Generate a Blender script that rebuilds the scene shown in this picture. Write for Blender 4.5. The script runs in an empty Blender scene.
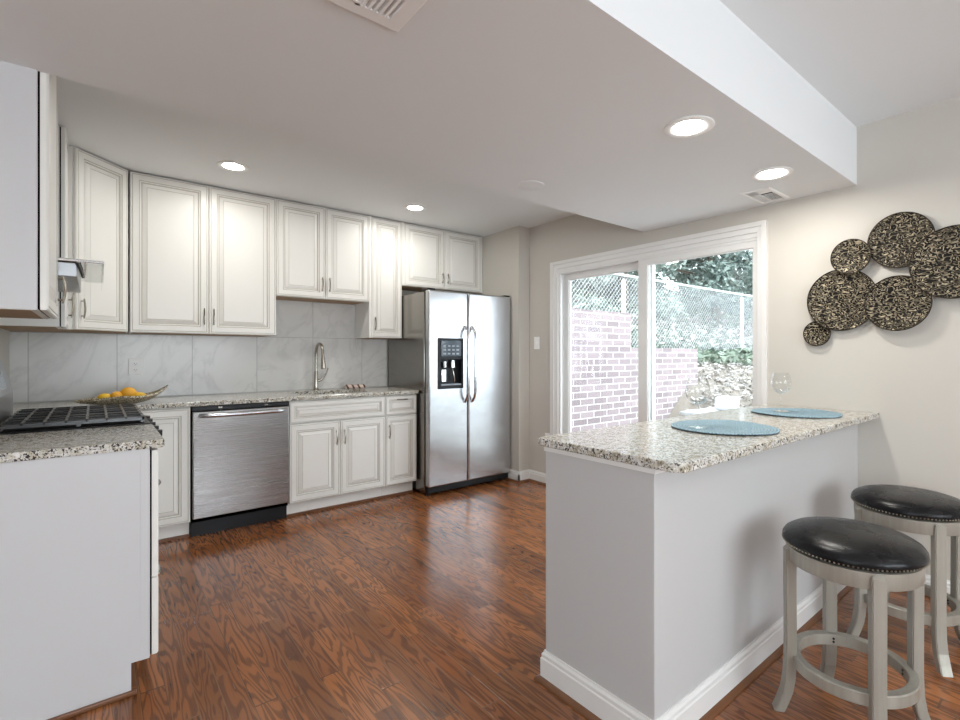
import bpy, bmesh, math, random
from mathutils import Vector, Matrix, noise as mnoise
PI=math.pi
random.seed(7)
S=bpy.context.scene
C=S.collection
# ------------------------------------------------------------------ camera
TH=math.radians(40.205); CAM_H=1.2311
cd=bpy.data.cameras.new('camera'); cam=bpy.data.objects.new('camera',cd); C.objects.link(cam)
cd.sensor_fit='HORIZONTAL'; cd.sensor_width=36.0; cd.lens=496.46/960*36
cd.shift_x=-0.0365; cd.shift_y=-0.0061; cd.clip_start=0.02; cd.clip_end=200
cam.location=(0,0,CAM_H); cam.rotation_euler=(PI/2,0,-TH)
S.camera=cam
# ------------------------------------------------------------------ view, world
S.view_settings.view_transform='Standard'; S.view_settings.look='None'
S.view_settings.exposure=0.44; S.view_settings.gamma=1.0; S.view_settings.use_curve_mapping=False
W=bpy.data.worlds.new('overcast_sky'); S.world=W; W.use_nodes=True
bg=W.node_tree.nodes['Background']; bg.inputs['Color'].default_value=(0.86,0.93,1.0,1); bg.inputs['Strength'].default_value=3.6
def area(name,loc,rot,sx,sy,power,col):
    l=bpy.data.lights.new(name,'AREA'); l.shape='RECTANGLE'; l.size=sx; l.size_y=sy; l.energy=power; l.color=col
    o=bpy.data.objects.new(name,l); C.objects.link(o); o.location=loc; o.rotation_euler=rot; return o
# added fill lights, set at invented windows of the unseen dining room
area('added_fill_back',(1.1,-2.86,1.35),(PI/2-.45,0,0),2.6,1.5,44,(0.88,0.94,1.0))
area('added_fill_side',(-2.36,-1.0,1.4),(PI/2-.45,0,-PI/2),2.0,1.4,26,(0.88,0.94,1.0))
DOWNLIGHT=165.0      # radiance of the recessed lamps
SOFFIT_LIGHT=155.0
DINING_FILL=34.0

# ------------------------------------------------------------------ helpers: meshes
def mesh_obj(name,bm,mat,parent=None,smooth=False,loc=None,rot=None):
    me=bpy.data.meshes.new(name); bm.normal_update(); bm.to_mesh(me); bm.free()
    for m in (mat if isinstance(mat,(list,tuple)) else [mat]): me.materials.append(m)
    if smooth:
        for p in me.polygons: p.use_smooth=True
    fl=[p.use_smooth for p in me.polygons]
    if any(fl):
        me.set_sharp_from_angle(angle=math.radians(38)); me.polygons.foreach_set('use_smooth',fl)
    o=bpy.data.objects.new(name,me); C.objects.link(o)
    if parent: o.parent=parent
    if loc is not None: o.location=loc
    if rot is not None: o.rotation_euler=rot
    return o
def box(bm,x0,x1,y0,y1,z0,z1,bev=0,seg=2,mi=0):
    vs=[bm.verts.new((x,y,z)) for x in (x0,x1) for y in (y0,y1) for z in (z0,z1)]
    fs=[(0,1,3,2),(4,6,7,5),(0,4,5,1),(2,3,7,6),(0,2,6,4),(1,5,7,3)]
    F=[bm.faces.new([vs[i] for i in f]) for f in fs]
    for f in F: f.material_index=mi
    if bev>0:
        es=list({e for f in F for e in f.edges})
        r=bmesh.ops.bevel(bm,geom=es,offset=bev,segments=seg,profile=0.5,affect='EDGES')
        for f in r['faces']: f.material_index=mi; f.smooth=True
        return r
def bx(*a,**k):
    bm=bmesh.new(); box(bm,*a,**k); return bm
def lathe(bm,prof,n=32,cx=0,cy=0,cz=0,mi=0,closed=False):
    rings=[]
    for r,z in prof:
        if r<1e-6: rings.append([bm.verts.new((cx,cy,cz+z))])
        else: rings.append([bm.verts.new((cx+r*math.cos(2*PI*i/n),cy+r*math.sin(2*PI*i/n),cz+z)) for i in range(n)])
    pr=list(zip(rings,rings[1:]))
    if closed: pr.append((rings[-1],rings[0]))
    for a,b in pr:
        for i in range(n):
            j=(i+1)%n
            if len(a)==1 and len(b)==1: continue
            if len(a)==1: f=bm.faces.new((a[0],b[j],b[i]))
            elif len(b)==1: f=bm.faces.new((a[i],a[j],b[0]))
            else: f=bm.faces.new((a[i],a[j],b[j],b[i]))
            f.material_index=mi; f.smooth=True
    return bm
def tube(bm,pts,r,n=10,mi=0,caps=True,flat=1.0):
    pts=[Vector(p) for p in pts]; rs=r if isinstance(r,(list,tuple)) else [r]*len(pts)
    up=None; rings=[]
    for i,p in enumerate(pts):
        t=(pts[min(i+1,len(pts)-1)]-pts[max(i-1,0)]).normalized()
        if up is None:
            up=Vector((0,0,1)) if abs(t.z)<0.9 else Vector((1,0,0))
        a=t.cross(up).normalized(); b=a.cross(t).normalized(); up=b
        rings.append([bm.verts.new(p+a*rs[i]*math.cos(2*PI*k/n)+b*rs[i]*flat*math.sin(2*PI*k/n)) for k in range(n)])
    for a,b in zip(rings,rings[1:]):
        for k in range(n):
            f=bm.faces.new((a[k],b[k],b[(k+1)%n],a[(k+1)%n])); f.smooth=True; f.material_index=mi
    if caps:
        f=bm.faces.new(rings[0]); f.material_index=mi
        f=bm.faces.new(rings[-1][::-1]); f.material_index=mi
    return bm
def prism(bm,poly,axis,a0,a1,mi=0,smooth=False):
    """poly: 2-D outline; axis 'x','y','z' is the extrusion axis"""
    def P(u,v,a):
        return {'x':(a,u,v),'y':(u,a,v),'z':(u,v,a)}[axis]
    A=[bm.verts.new(P(u,v,a0)) for u,v in poly]; B=[bm.verts.new(P(u,v,a1)) for u,v in poly]
    n=len(poly); fs=[bm.faces.new(A),bm.faces.new(B[::-1])]
    for i in range(n):
        f=bm.faces.new((A[i],B[i],B[(i+1)%n],A[(i+1)%n])); f.smooth=smooth; fs.append(f)
    for f in fs: f.material_index=mi
    bmesh.ops.recalc_face_normals(bm,faces=fs)
    return bm
def cut(o,cutters):
    """boolean-difference the cutter meshes out of o, leaving plain mesh data"""
    tmp=[]
    for bm in cutters:
        bmesh.ops.recalc_face_normals(bm,faces=bm.faces[:])
        c=mesh_obj('cutter',bm,[]); tmp.append(c)
        m=o.modifiers.new('b','BOOLEAN'); m.operation='DIFFERENCE'; m.solver='EXACT'; m.object=c
        c.parent=o.parent
    dg=bpy.context.evaluated_depsgraph_get()
    me=bpy.data.meshes.new_from_object(o.evaluated_get(dg)); o.modifiers.clear(); o.data=me
    for p in me.polygons: p.use_smooth=False
    for c in tmp: bpy.data.objects.remove(c)
    return o
def thing(name,label,cat,loc=(0,0,0),rotz=0,group=None):
    o=bpy.data.objects.new(name,None); o.empty_display_size=0.05; C.objects.link(o)
    o.location=loc; o.rotation_euler=(0,0,rotz); o['label']=label; o['category']=cat
    if group: o['group']=group
    return o
def tag(o,label,cat,group=None,kind=None):
    o['label']=label; o['category']=cat
    if group: o['group']=group
    if kind: o['kind']=kind
    return o
def struct(o,label=None,cat=None):
    o['kind']='structure'
    if label: o['label']=label
    if cat: o['category']=cat
    return o
def dup(root,loc,rotz,label,group=None):
    r=root.copy(); C.objects.link(r); r.location=loc; r.rotation_euler=(0,0,rotz); r['label']=label
    if group: r['group']=group
    for ch in list(root.children):
        c=ch.copy(); C.objects.link(c); c.parent=r
        for g in list(ch.children):
            d=g.copy(); C.objects.link(d); d.parent=c
    return r

# ------------------------------------------------------------------ helpers: materials
class N:
    def __init__(s,name):
        s.m=bpy.data.materials.new(name); s.m.use_nodes=True; s.t=s.m.node_tree
        s.b=s.t.nodes['Principled BSDF']; s.out=s.t.nodes['Material Output']
        s._c=None
    def n(s,typ,**k):
        nd=s.t.nodes.new('ShaderNode'+typ)
        for a,v in k.items():
            if isinstance(a,str) and hasattr(nd,a): setattr(nd,a,v)
        return nd
    def put(s,sock,v):
        if v is None: return
        if hasattr(v,'is_output') or hasattr(v,'links'): s.t.links.new(v,sock)
        else: sock.default_value=v
    def coord(s):
        if s._c is None: s._c=s.n('TexCoord').outputs['Object']
        return s._c
    def mapv(s,vec=None,scale=(1,1,1),loc=(0,0,0),rot=(0,0,0)):
        m=s.n('Mapping'); s.put(m.inputs[0],vec or s.coord()); m.inputs['Scale'].default_value=scale
        m.inputs['Location'].default_value=loc; m.inputs['Rotation'].default_value=rot; return m.outputs[0]
    def noise(s,vec=None,scale=5,detail=2,rough=.5,dist=0,out='Fac'):
        m=s.n('TexNoise'); s.put(m.inputs['Vector'],vec or s.coord()); m.inputs['Scale'].default_value=scale
        m.inputs['Detail'].default_value=detail; m.inputs['Roughness'].default_value=rough; m.inputs['Distortion'].default_value=dist
        return m.outputs[out]
    def voro(s,vec=None,scale=5,feature='F1',out='Distance',rand=1):
        m=s.n('TexVoronoi',feature=feature); s.put(m.inputs['Vector'],vec or s.coord()); m.inputs['Scale'].default_value=scale
        m.inputs['Randomness'].default_value=rand
        return m.outputs[out]
    def math(s,op,a,b=None,c=None):
        m=s.n('Math',operation=op); s.put(m.inputs[0],a); s.put(m.inputs[1],b); s.put(m.inputs[2],c); return m.outputs[0]
    def sep(s,v):
        m=s.n('SeparateXYZ'); s.put(m.inputs[0],v); return m.outputs
    def comb(s,x,y,z):
        m=s.n('CombineXYZ'); s.put(m.inputs[0],x); s.put(m.inputs[1],y); s.put(m.inputs[2],z); return m.outputs[0]
    def white(s,v):
        m=s.n('TexWhiteNoise'); m.noise_dimensions='3D'; s.put(m.inputs['Vector'],v); return m.outputs
    def ramp(s,f,stops,interp='LINEAR'):
        m=s.n('ValToRGB'); s.put(m.inputs[0],f); cr=m.color_ramp; cr.interpolation=interp
        while len(cr.elements)<len(stops): cr.elements.new(0.5)
        for e,(p,c) in zip(cr.elements,stops):
            e.position=p; e.color=(c,c,c,1) if isinstance(c,(int,float)) else (*c,1)
        return m.outputs[0]
    def mix(s,f,a,b,mode='MIX'):
        m=s.n('Mix'); m.data_type='RGBA'; m.blend_type=mode
        s.put(m.inputs[0],f)
        for i,v in ((6,a),(7,b)):
            if isinstance(v,tuple) and len(v)==3: v=(*v,1)
            s.put(m.inputs[i],v)
        return m.outputs[2]
    def bump(s,h,strength=.3,dist=.01):
        m=s.n('Bump'); m.inputs['Strength'].default_value=strength; m.inputs['Distance'].default_value=dist
        s.put(m.inputs['Height'],h); s.t.links.new(m.outputs[0],s.b.inputs['Normal']); return m
    def set(s,col=None,rough=None,metal=None,coat=None,spec=None,aniso=None):
        if col is not None:
            if isinstance(col,tuple): col=(*col[:3],1)
            s.put(s.b.inputs['Base Color'],col)
        if rough is not None: s.put(s.b.inputs['Roughness'],rough)
        if metal is not None: s.put(s.b.inputs['Metallic'],metal)
        if coat is not None: s.b.inputs['Coat Weight'].default_value=coat; s.b.inputs['Coat Roughness'].default_value=.08
        if spec is not None: s.b.inputs['Specular IOR Level'].default_value=spec
        if aniso is not None: s.b.inputs['Anisotropic'].default_value=aniso
        return s.m
def simple(name,col,rough=.5,metal=0,**k):
    return N(name).set(col,rough,metal,**k)
def paint(name,col,rough=.55,amt=.02):
    q=N(name); f=q.noise(scale=35,detail=3); q.bump(f,.06,.002)
    g=q.noise(scale=1.3,detail=2)
    c=q.mix(g,tuple(x*(1-amt) for x in col),tuple(min(1,x*(1+amt)) for x in col))
    return q.set(c,rough)
M={}
M['wall']=paint('greige_wall_paint',(0.575,0.545,0.495))
M['ceil']=paint('ceiling_paint',(0.83,0.85,0.862),.7)
M['pen']=paint('half_wall_paint',(0.56,0.555,0.55),.5)
M['trim']=paint('white_trim_paint',(0.80,0.79,0.77),.35)
M['cab']=paint('cabinet_paint',(0.82,0.805,0.765),.35,.01)
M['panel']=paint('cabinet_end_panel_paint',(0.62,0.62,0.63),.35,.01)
M['glaze']=simple('antique_glaze',(0.56,0.535,0.48),.5)
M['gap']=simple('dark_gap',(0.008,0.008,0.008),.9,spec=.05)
M['underside']=simple('cabinet_raw_birch',(0.40,0.26,0.15),.6)
M['black']=simple('black_plastic',(0.010,0.011,0.013),.38,spec=.3)
M['iron']=simple('cast_iron',(0.010,0.010,0.011),.24,0,spec=.7)
M['nickel']=simple('brushed_nickel',(0.44,0.41,0.36),.22,1)
M['chrome']=simple('chrome',(0.75,0.75,0.76),.12,1)
M['white_plastic']=simple('white_plastic',(0.92,0.92,0.91),.35)
M['vinyl']=simple('white_vinyl',(0.82,0.82,0.81),.3)
M['shoe']=simple('brown_shoe_moulding',(0.17,0.07,0.03),.35)
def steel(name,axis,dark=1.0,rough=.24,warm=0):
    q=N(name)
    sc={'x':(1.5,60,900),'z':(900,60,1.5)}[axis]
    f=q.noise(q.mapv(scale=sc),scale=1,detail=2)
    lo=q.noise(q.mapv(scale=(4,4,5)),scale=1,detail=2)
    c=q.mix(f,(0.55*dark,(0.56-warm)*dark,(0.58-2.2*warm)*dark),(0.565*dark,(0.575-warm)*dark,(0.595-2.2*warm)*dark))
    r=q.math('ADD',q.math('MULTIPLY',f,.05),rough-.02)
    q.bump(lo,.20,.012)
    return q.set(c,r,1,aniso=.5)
M['steel']=steel('brushed_stainless_fridge','x')
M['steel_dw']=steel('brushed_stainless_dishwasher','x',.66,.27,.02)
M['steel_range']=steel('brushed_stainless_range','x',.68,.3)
q=N('fridge_side_enamel'); f=q.noise(scale=260,detail=2); q.bump(f,.05,.001)
M['fridge_side']=q.set((0.30,0.285,0.26),.17,1)
# oak floor, planks running along y
def floor_mat():
    q=N('oak_plank_floor'); x,y,z=q.sep(q.coord())
    pw=.0755
    rx=q.math('DIVIDE',q.math('SUBTRACT',x,.047),pw); row=q.math('FLOOR',rx); fx=q.math('FRACT',q.math('ADD',rx,100))
    rnd=q.white(q.comb(row,3.1,0))[0]
    L=q.math('ADD',.55,q.math('MULTIPLY',q.white(q.comb(row,9.7,0))[0],.45))
    ry=q.math('ADD',q.math('DIVIDE',y,L),q.math('ADD',q.math('MULTIPLY',rnd,7.3),50)); k=q.math('FLOOR',ry); fy=q.math('FRACT',ry)
    idn=q.white(q.comb(row,k,1.5)); idv,idc=idn[0],idn[1]
    id2=q.white(q.comb(k,row,8.5))[0]
    gx=q.math('ADD',q.math('MULTIPLY',x,13),q.math('MULTIPLY',idv,91))
    gy=q.math('ADD',q.math('MULTIPLY',y,1.55),q.math('MULTIPLY',id2,57))
    gv=q.comb(gx,gy,q.math('MULTIPLY',idv,13))
    n1=q.noise(gv,scale=1.0,detail=2,rough=.45,dist=.35)
    rings=q.math('SINE',q.math('MULTIPLY',n1,74))
    rings=q.math('ADD',q.math('MULTIPLY',rings,.5),.5)
    line=q.ramp(rings,[(0,1),(.25,.85),(.5,.12),(1,0)])
    fib=q.noise(q.comb(q.math('MULTIPLY',x,240),q.math('MULTIPLY',y,7),idv),scale=1,detail=3,rough=.6)
    pores=q.ramp(fib,[(.5,0),(.72,1)])
    patch=q.noise(q.comb(q.math('MULTIPLY',gx,.4),q.math('MULTIPLY',gy,.7),idv),scale=1,detail=1)
    base=q.mix(idv,(0.175,0.053,0.016),(0.36,0.130,0.040))
    base=q.mix(q.math('MULTIPLY',patch,.6),base,(0.42,0.165,0.064))
    base=q.mix(q.math('MULTIPLY',q.ramp(id2,[(.72,0),(.9,1)]),.45),base,(0.085,0.030,0.012))
    lf=q.math('MULTIPLY',line,q.math('ADD',.62,q.math('MULTIPLY',pores,.38)))
    c=q.mix(q.math('MULTIPLY',lf,.86),base,(0.040,0.013,0.005))
    c=q.mix(q.math('MULTIPLY',pores,.25),c,(0.06,0.022,0.01))
    ex=q.math('MINIMUM',fx,q.math('SUBTRACT',1,fx)); ey=q.math('MULTIPLY',q.math('MINIMUM',fy,q.math('SUBTRACT',1,fy)),8)
    e=q.math('MINIMUM',ex,ey); seam=q.ramp(e,[(0,1),(.022,1),(.035,0)])
    sc=q.mix(id2,(0.04,0.015,0.008),(0.26,0.13,0.06))
    c=q.mix(q.math('MULTIPLY',seam,.8),c,sc)
    h=q.math('SUBTRACT',q.math('MULTIPLY',fib,.25),q.math('ADD',seam,q.math('MULTIPLY',lf,.3)))
    q.bump(h,.22,.0012)
    wear=q.noise(q.mapv(scale=(1.3,1.3,1)),scale=1.6,detail=4)
    r=q.math('ADD',.12,q.math('ADD',q.math('MULTIPLY',wear,.12),q.math('MULTIPLY',lf,.1)))
    return q.set(c,r,0,spec=.6)
M['floor']=floor_mat()
def granite(name):
    q=N(name)
    a=q.noise(scale=34,detail=4,rough=.65); b=q.noise(q.mapv(loc=(7,3,1)),scale=95,detail=3,rough=.7)
    d=q.voro(scale=120); d2=q.noise(q.mapv(loc=(2,9,4)),scale=150,detail=2,rough=.6); e=q.noise(q.mapv(loc=(5,5,5)),scale=60,detail=3,rough=.7)
    c=q.ramp(a,[(.30,(0.26,0.22,0.165)),(.43,(0.50,0.455,0.36)),(.55,(0.68,0.66,0.61)),(.70,(0.56,0.55,0.53))])
    c=q.mix(q.ramp(b,[(.56,0),(.63,1)]),c,(0.30,0.27,0.23))
    c=q.mix(q.ramp(e,[(.57,0),(.61,1)]),c,(0.80,0.79,0.76))
    c=q.mix(q.ramp(d2,[(.57,0),(.61,1)]),c,(0.025,0.024,0.026))
    c=q.mix(q.ramp(q.noise(q.mapv(loc=(1,8,3)),scale=70,detail=3,rough=.6),[(.585,0),(.62,1)]),c,(0.05,0.045,0.045))
    return q.set(c,.15,0,spec=.36)
M['granite']=granite('speckled_granite')
# marble-look backsplash tiles
q=N('marble_look_tile'); x,y,z=q.sep(q.coord())
tx=q.math('FRACT',q.math('ADD',q.math('DIVIDE',q.math('SUBTRACT',x,.117),.4523),20)); tz=q.math('FRACT',q.math('ADD',q.math('DIVIDE',q.math('SUBTRACT',z,.918),.4570),20))
tid=q.white(q.comb(q.math('FLOOR',q.math('DIVIDE',q.math('SUBTRACT',x,.117),.4523)),q.math('FLOOR',q.math('DIVIDE',q.math('SUBTRACT',z,.918),.457)),2))[0]
sv=q.comb(q.math('ADD',x,q.math('MULTIPLY',tid,9)),q.math('MULTIPLY',tid,5),q.math('ADD',z,q.math('MULTIPLY',x,-.45)))
w=q.noise(sv,scale=2.4,detail=6,rough=.6,dist=1.1)
vein=q.ramp(q.math('ABSOLUTE',q.math('SUBTRACT',w,.5)),[(0,1),(.018,.5),(.06,0)])
cl=q.noise(sv,scale=3,detail=3)
c=q.mix(cl,(0.60,0.59,0.57),(0.69,0.68,0.66)); c=q.mix(q.math('MULTIPLY',vein,.28),c,(0.36,0.36,0.36))
ed=q.math('MINIMUM',q.math('MINIMUM',tx,q.math('SUBTRACT',1,tx)),q.math('MINIMUM',tz,q.math('SUBTRACT',1,tz)))
g=q.ramp(ed,[(0,1),(.0045,1),(.007,0)]); c=q.mix(q.math('MULTIPLY',g,.75),c,(0.36,0.36,0.35))
q.bump(q.math('SUBTRACT',1,g),.3,.002)
M['tile']=q.set(c,.22)
# red brick
def brick_mat():
    q=N('red_brick'); x,y,z=q.sep(q.coord())
    b=q.n('TexBrick'); q.put(b.inputs['Vector'],q.comb(q.math('ADD',x,y),z,0))
    b.inputs['Scale'].default_value=1; b.inputs['Brick Width'].default_value=.213; b.inputs['Row Height'].default_value=.0695
    b.inputs['Mortar Size'].default_value=.0058; b.inputs['Mortar Smooth'].default_value=.1; b.offset=.5
    b.inputs['Color1'].default_value=(0.22,0.165,0.172,1); b.inputs['Color2'].default_value=(0.385,0.30,0.31,1); b.inputs['Mortar'].default_value=(0.82,0.81,0.82,1)
    b.inputs['Bias'].default_value=0
    f=q.noise(scale=60,detail=3); c=q.mix(q.math('MULTIPLY',f,.5),b.outputs['Color'],(0.48,0.43,0.44))
    q.bump(q.math('SUBTRACT',q.math('MULTIPLY',f,.3),b.outputs['Fac']),.4,.006)
    return q.set(c,.85)
M['brick']=brick_mat()
q=N('leaf_litter_soil'); a=q.noise(scale=9,detail=6,rough=.75); b=q.voro(scale=30,out='Color')
M['soil']=q.set(q.mix(a,(0.16,0.13,0.10),(0.42,0.38,0.33)),.95)
q=N('concrete_patio'); a=q.noise(scale=14,detail=5,rough=.7)
M['concrete']=q.set(q.mix(a,(0.42,0.41,0.39),(0.58,0.57,0.54)),.85)
def leafmat(name,c1,c2):
    q=N(name); a=q.voro(scale=7,out='Color'); s_=q.sep(a)[0]
    return q.set(q.mix(s_,c1,c2),.55)
M['ivy']=leafmat('ivy_leaf',(0.10,0.15,0.11),(0.34,0.40,0.31))
M['dryleaf']=leafmat('dry_leaf',(0.20,0.18,0.16),(0.74,0.71,0.68))
M['tree1']=leafmat('dark_foliage',(0.12,0.18,0.16),(0.42,0.50,0.45))
M['tree2']=leafmat('pale_foliage',(0.20,0.27,0.24),(0.54,0.61,0.55))
M['bark']=simple('bark',(0.16,0.13,0.10),.9)
M['galv']=simple('galvanised_steel',(0.80,0.82,0.84),.4,.25)
def glassmat(name,tint=(1,1,1),ior=1.45,boost=1.0,base=.045,pw=4.5):
    """thin pane: fresnel mix of clear transparency and a mirror-like coat"""
    q=N(name); q.t.nodes.remove(q.b)
    tr=q.n('BsdfTransparent'); tr.inputs[0].default_value=(*tint,1); gl=q.n('BsdfGlossy'); gl.inputs['Roughness'].default_value=.01
    gl.inputs['Color'].default_value=(1,1,1,1)
    lw=q.n('LayerWeight'); lw.inputs[0].default_value=.5
    fr_=q.math('ADD',base,q.math('MULTIPLY',q.math('POWER',lw.outputs['Facing'],pw),.85))
    mx=q.n('MixShader'); q.t.links.new(q.math('MULTIPLY',fr_,boost),mx.inputs[0]); q.t.links.new(tr.outputs[0],mx.inputs[1]); q.t.links.new(gl.outputs[0],mx.inputs[2])
    q.t.links.new(mx.outputs[0],q.out.inputs[0]); return q.m
M['pane']=glassmat('window_glass',(.96,.98,.98))
M['stemware']=glassmat('stemware_glass',(.98,.985,.985),1.5,1.4,.015,2.8)
M['visor']=glassmat('hood_visor_glass',(.95,.96,.95),1.4,.8,.01,4.5)
def emit(name,col,st):
    q=N(name); q.t.nodes.remove(q.b); e=q.n('Emission'); e.inputs[0].default_value=(*col,1); e.inputs[1].default_value=st
    q.t.links.new(e.outputs[0],q.out.inputs[0]); return q.m
M['lamp']=emit('lit_lamp_lens',(1.0,0.965,0.90),DOWNLIGHT)
M['lamp_s']=emit('lit_soffit_lens',(1.0,0.96,0.89),SOFFIT_LIGHT)
M['lamp_fill']=emit('added_fill_lens',(1.0,0.97,0.93),DINING_FILL)
# hammered discs
q=N('hammered_bronze'); g_=q.n('TexCoord').outputs['Object']
a=q.noise(q.mapv(g_,scale=(1,.75,1.25)),scale=52,detail=0,rough=.4,dist=.5)
rid=q.math('ADD',.5,q.math('MULTIPLY',.5,q.math('SINE',q.math('MULTIPLY',a,26)))); rr=q.ramp(rid,[(.40,0),(.8,.8),(1,1)])
c=q.mix(rr,(0.012,0.010,0.008),(0.36,0.31,0.22)); q.bump(rr,.9,.006)
M['bronze']=q.set(c,q.math('SUBTRACT',.55,q.math('MULTIPLY',rr,.2)),.65)
M['bronze_rim']=simple('dark_bronze_rim',(0.05,0.04,0.03),.4,.8)
# woven placemat: concentric braid
q=N('woven_blue_placemat'); x,y,z=q.sep(q.coord())
rad=q.math('SQRT',q.math('ADD',q.math('MULTIPLY',x,x),q.math('MULTIPLY',y,y))); ang=q.math('ARCTAN2',y,x)
rg=q.math('ABSOLUTE',q.math('SINE',q.math('MULTIPLY',rad,PI/.012)))
br=q.math('ABSOLUTE',q.math('SINE',q.math('ADD',q.math('MULTIPLY',ang,50),q.math('MULTIPLY',q.math('FLOOR',q.math('DIVIDE',rad,.012)),1.57))))
hh=q.math('MULTIPLY',rg,br); nn=q.noise(scale=160,detail=2)
c=q.mix(hh,(0.06,0.15,0.21),(0.36,0.52,0.60)); c=q.mix(q.ramp(nn,[(.48,0),(.7,.7)]),c,(0.58,0.70,0.76))
q.bump(hh,.8,.003); M['mat']=q.set(c,.8)
q=N('black_leather'); a=q.voro(scale=260); q.bump(a,.12,.002); w=q.noise(scale=9,detail=4)
M['leather']=q.set((0.008,0.008,0.009),q.math('ADD',.20,q.math('MULTIPLY',w,.14)),0,spec=.22)
q=N('champagne_wood_finish'); a=q.noise(q.mapv(scale=(60,60,4)),scale=1,detail=3)
M['stoolwood']=q.set(q.mix(a,(0.27,0.25,0.21),(0.42,0.395,0.34)),.36,.25)
M['nail']=simple('nailhead',(0.36,0.33,0.27),.3,1)
q=N('orange_skin'); a=q.noise(scale=220,detail=1); q.bump(a,.2,.001); M['fruit']=q.set((0.85,0.42,0.03),.4)
q=N('lemon_skin'); a=q.noise(scale=220,detail=1); q.bump(a,.2,.001); M['lemon']=q.set((0.85,0.52,0.03),.4)
q=N('speckled_dish'); a=q.noise(scale=130,detail=2); v_=q.voro(scale=90)
M['dish']=q.set(q.mix(q.ramp(a,[(.47,0),(.56,1)]),(0.16,0.13,0.08),(0.60,0.54,0.40)),.35,.3)
q=N('striped_towel'); x,y,z=q.sep(q.coord()); st_=q.ramp(q.math('FRACT',q.math('MULTIPLY',q.math('ADD',x,q.math('MULTIPLY',z,.5)),20)),[(.0,0),(.60,0),(.66,1),(.94,1),(1,0)])
a=q.noise(scale=400,detail=1); q.bump(a,.4,.002); M['towel']=q.set(q.mix(st_,(0.75,0.62,0.55),(0.10,0.05,0.035)),.9)
M['ceramic']=simple('white_ceramic',(0.75,0.77,0.80),.3)
M['display']=simple('dispenser_panel_gloss',(0.06,0.085,0.11),.12)
M['grayplastic']=simple('grey_plastic',(0.30,0.34,0.38),.3)

# ------------------------------------------------------------------ plan of the room
XR=3.245; XL=-.4215; YW=4.5316; ZC=2.4657; ZH=2.4974; ZS=2.175
YS0,YS1=.885,2.2906
XC,YC=3.11,3.622
XFAR=-2.5; YBACK=-3.0
struct(mesh_obj('floor',bx(XFAR,XR+.02,YBACK,YW,-.06,0),M['floor']))
struct(mesh_obj('wall_back',bx(XL-.1,XR+.15,YW,YW+.12,0,ZC+.1),M['wall']))
struct(mesh_obj('wall_left',bx(XL-.1,XL,2.20,YW,0,ZC+.1),M['wall']))
struct(mesh_obj('wall_return',bx(XFAR,XL-.1,2.20,2.30,0,ZC+.1),M['wall']))
o=mesh_obj('wall_far_left',bx(XFAR-.1,XFAR,YBACK,2.30,0,ZH+.1),M['wall']); cut(o,[bx(XFAR-.3,XFAR+.3,-2.0,0.0,.7,2.1)]); struct(o)
o=mesh_obj('wall_dining',bx(XFAR-.1,XR+.15,YBACK-.1,YBACK,0,ZH+.1),M['wall']); cut(o,[bx(-.2,2.4,YBACK-.3,YBACK+.3,.6,2.1)]); struct(o)
# patio door opening: y 1.41..3.27, z 0..2.045
DY0,DY1,DZ=1.400,3.275,2.050
o=mesh_obj('wall_right',bx(XR,XR+.15,YBACK,YW,0,ZH+.1),M['wall']); cut(o,[bx(XR-.2,XR+.4,DY0,DY1,-.1,DZ)]); struct(o)
struct(mesh_obj('wall_chase',bx(XC,XR,YC,YW,0,ZC),M['wall']))
bm=bmesh.new(); box(bm,XL-.1,XR+.1,YS1,YW+.1,ZC,ZC+.1); struct(mesh_obj('ceiling',bm,M['ceil']))
struct(mesh_obj('ceiling_dining',bx(XFAR-.1,XR+.1,YBACK-.1,YS0,ZH,ZH+.1),M['ceil']))
struct(mesh_obj('ceiling_soffit',bx(XFAR,XR,YS0,YS1,ZS,ZH+.1),M['ceil']))
# unseen dining windows, invented to go with the added fill lights
def plain_window(name,along,c0,c1,z0,z1,pos):
    bm=bmesh.new()
    def b(a0,a1,za,zb,d0,d1,mi=0):
        if along=='x': box(bm,a0,a1,pos+d0,pos+d1,za,zb,mi=mi)
        else: box(bm,pos+d0,pos+d1,a0,a1,za,zb,mi=mi)
    t=.06; m=(c0+c1)/2
    for a in ((c0,c0+t),(c1-t,c1),(m-t/2,m+t/2)): b(a[0],a[1],z0,z1,-.08,-.02)
    for a in ((z0,z0+t),(z1-t,z1)): b(c0,c1,a[0],a[1],-.085,-.015)
    o=mesh_obj(name,bm,M['vinyl']); struct(o)
    bm=bmesh.new()
    if along=='x': box(bm,c0+.03,c1-.03,pos-.052,pos-.048,z0+.03,z1-.03)
    else: box(bm,pos-.052,pos-.048,c0+.03,c1-.03,z0+.03,z1-.03)
    mesh_obj('window_pane',bm,M['pane'],o)
plain_window('added_window_1','x',-.2,2.4,.6,2.1,YBACK)
plain_window('added_window_2','y',-2.0,0.0,.7,2.1,XFAR)

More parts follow.
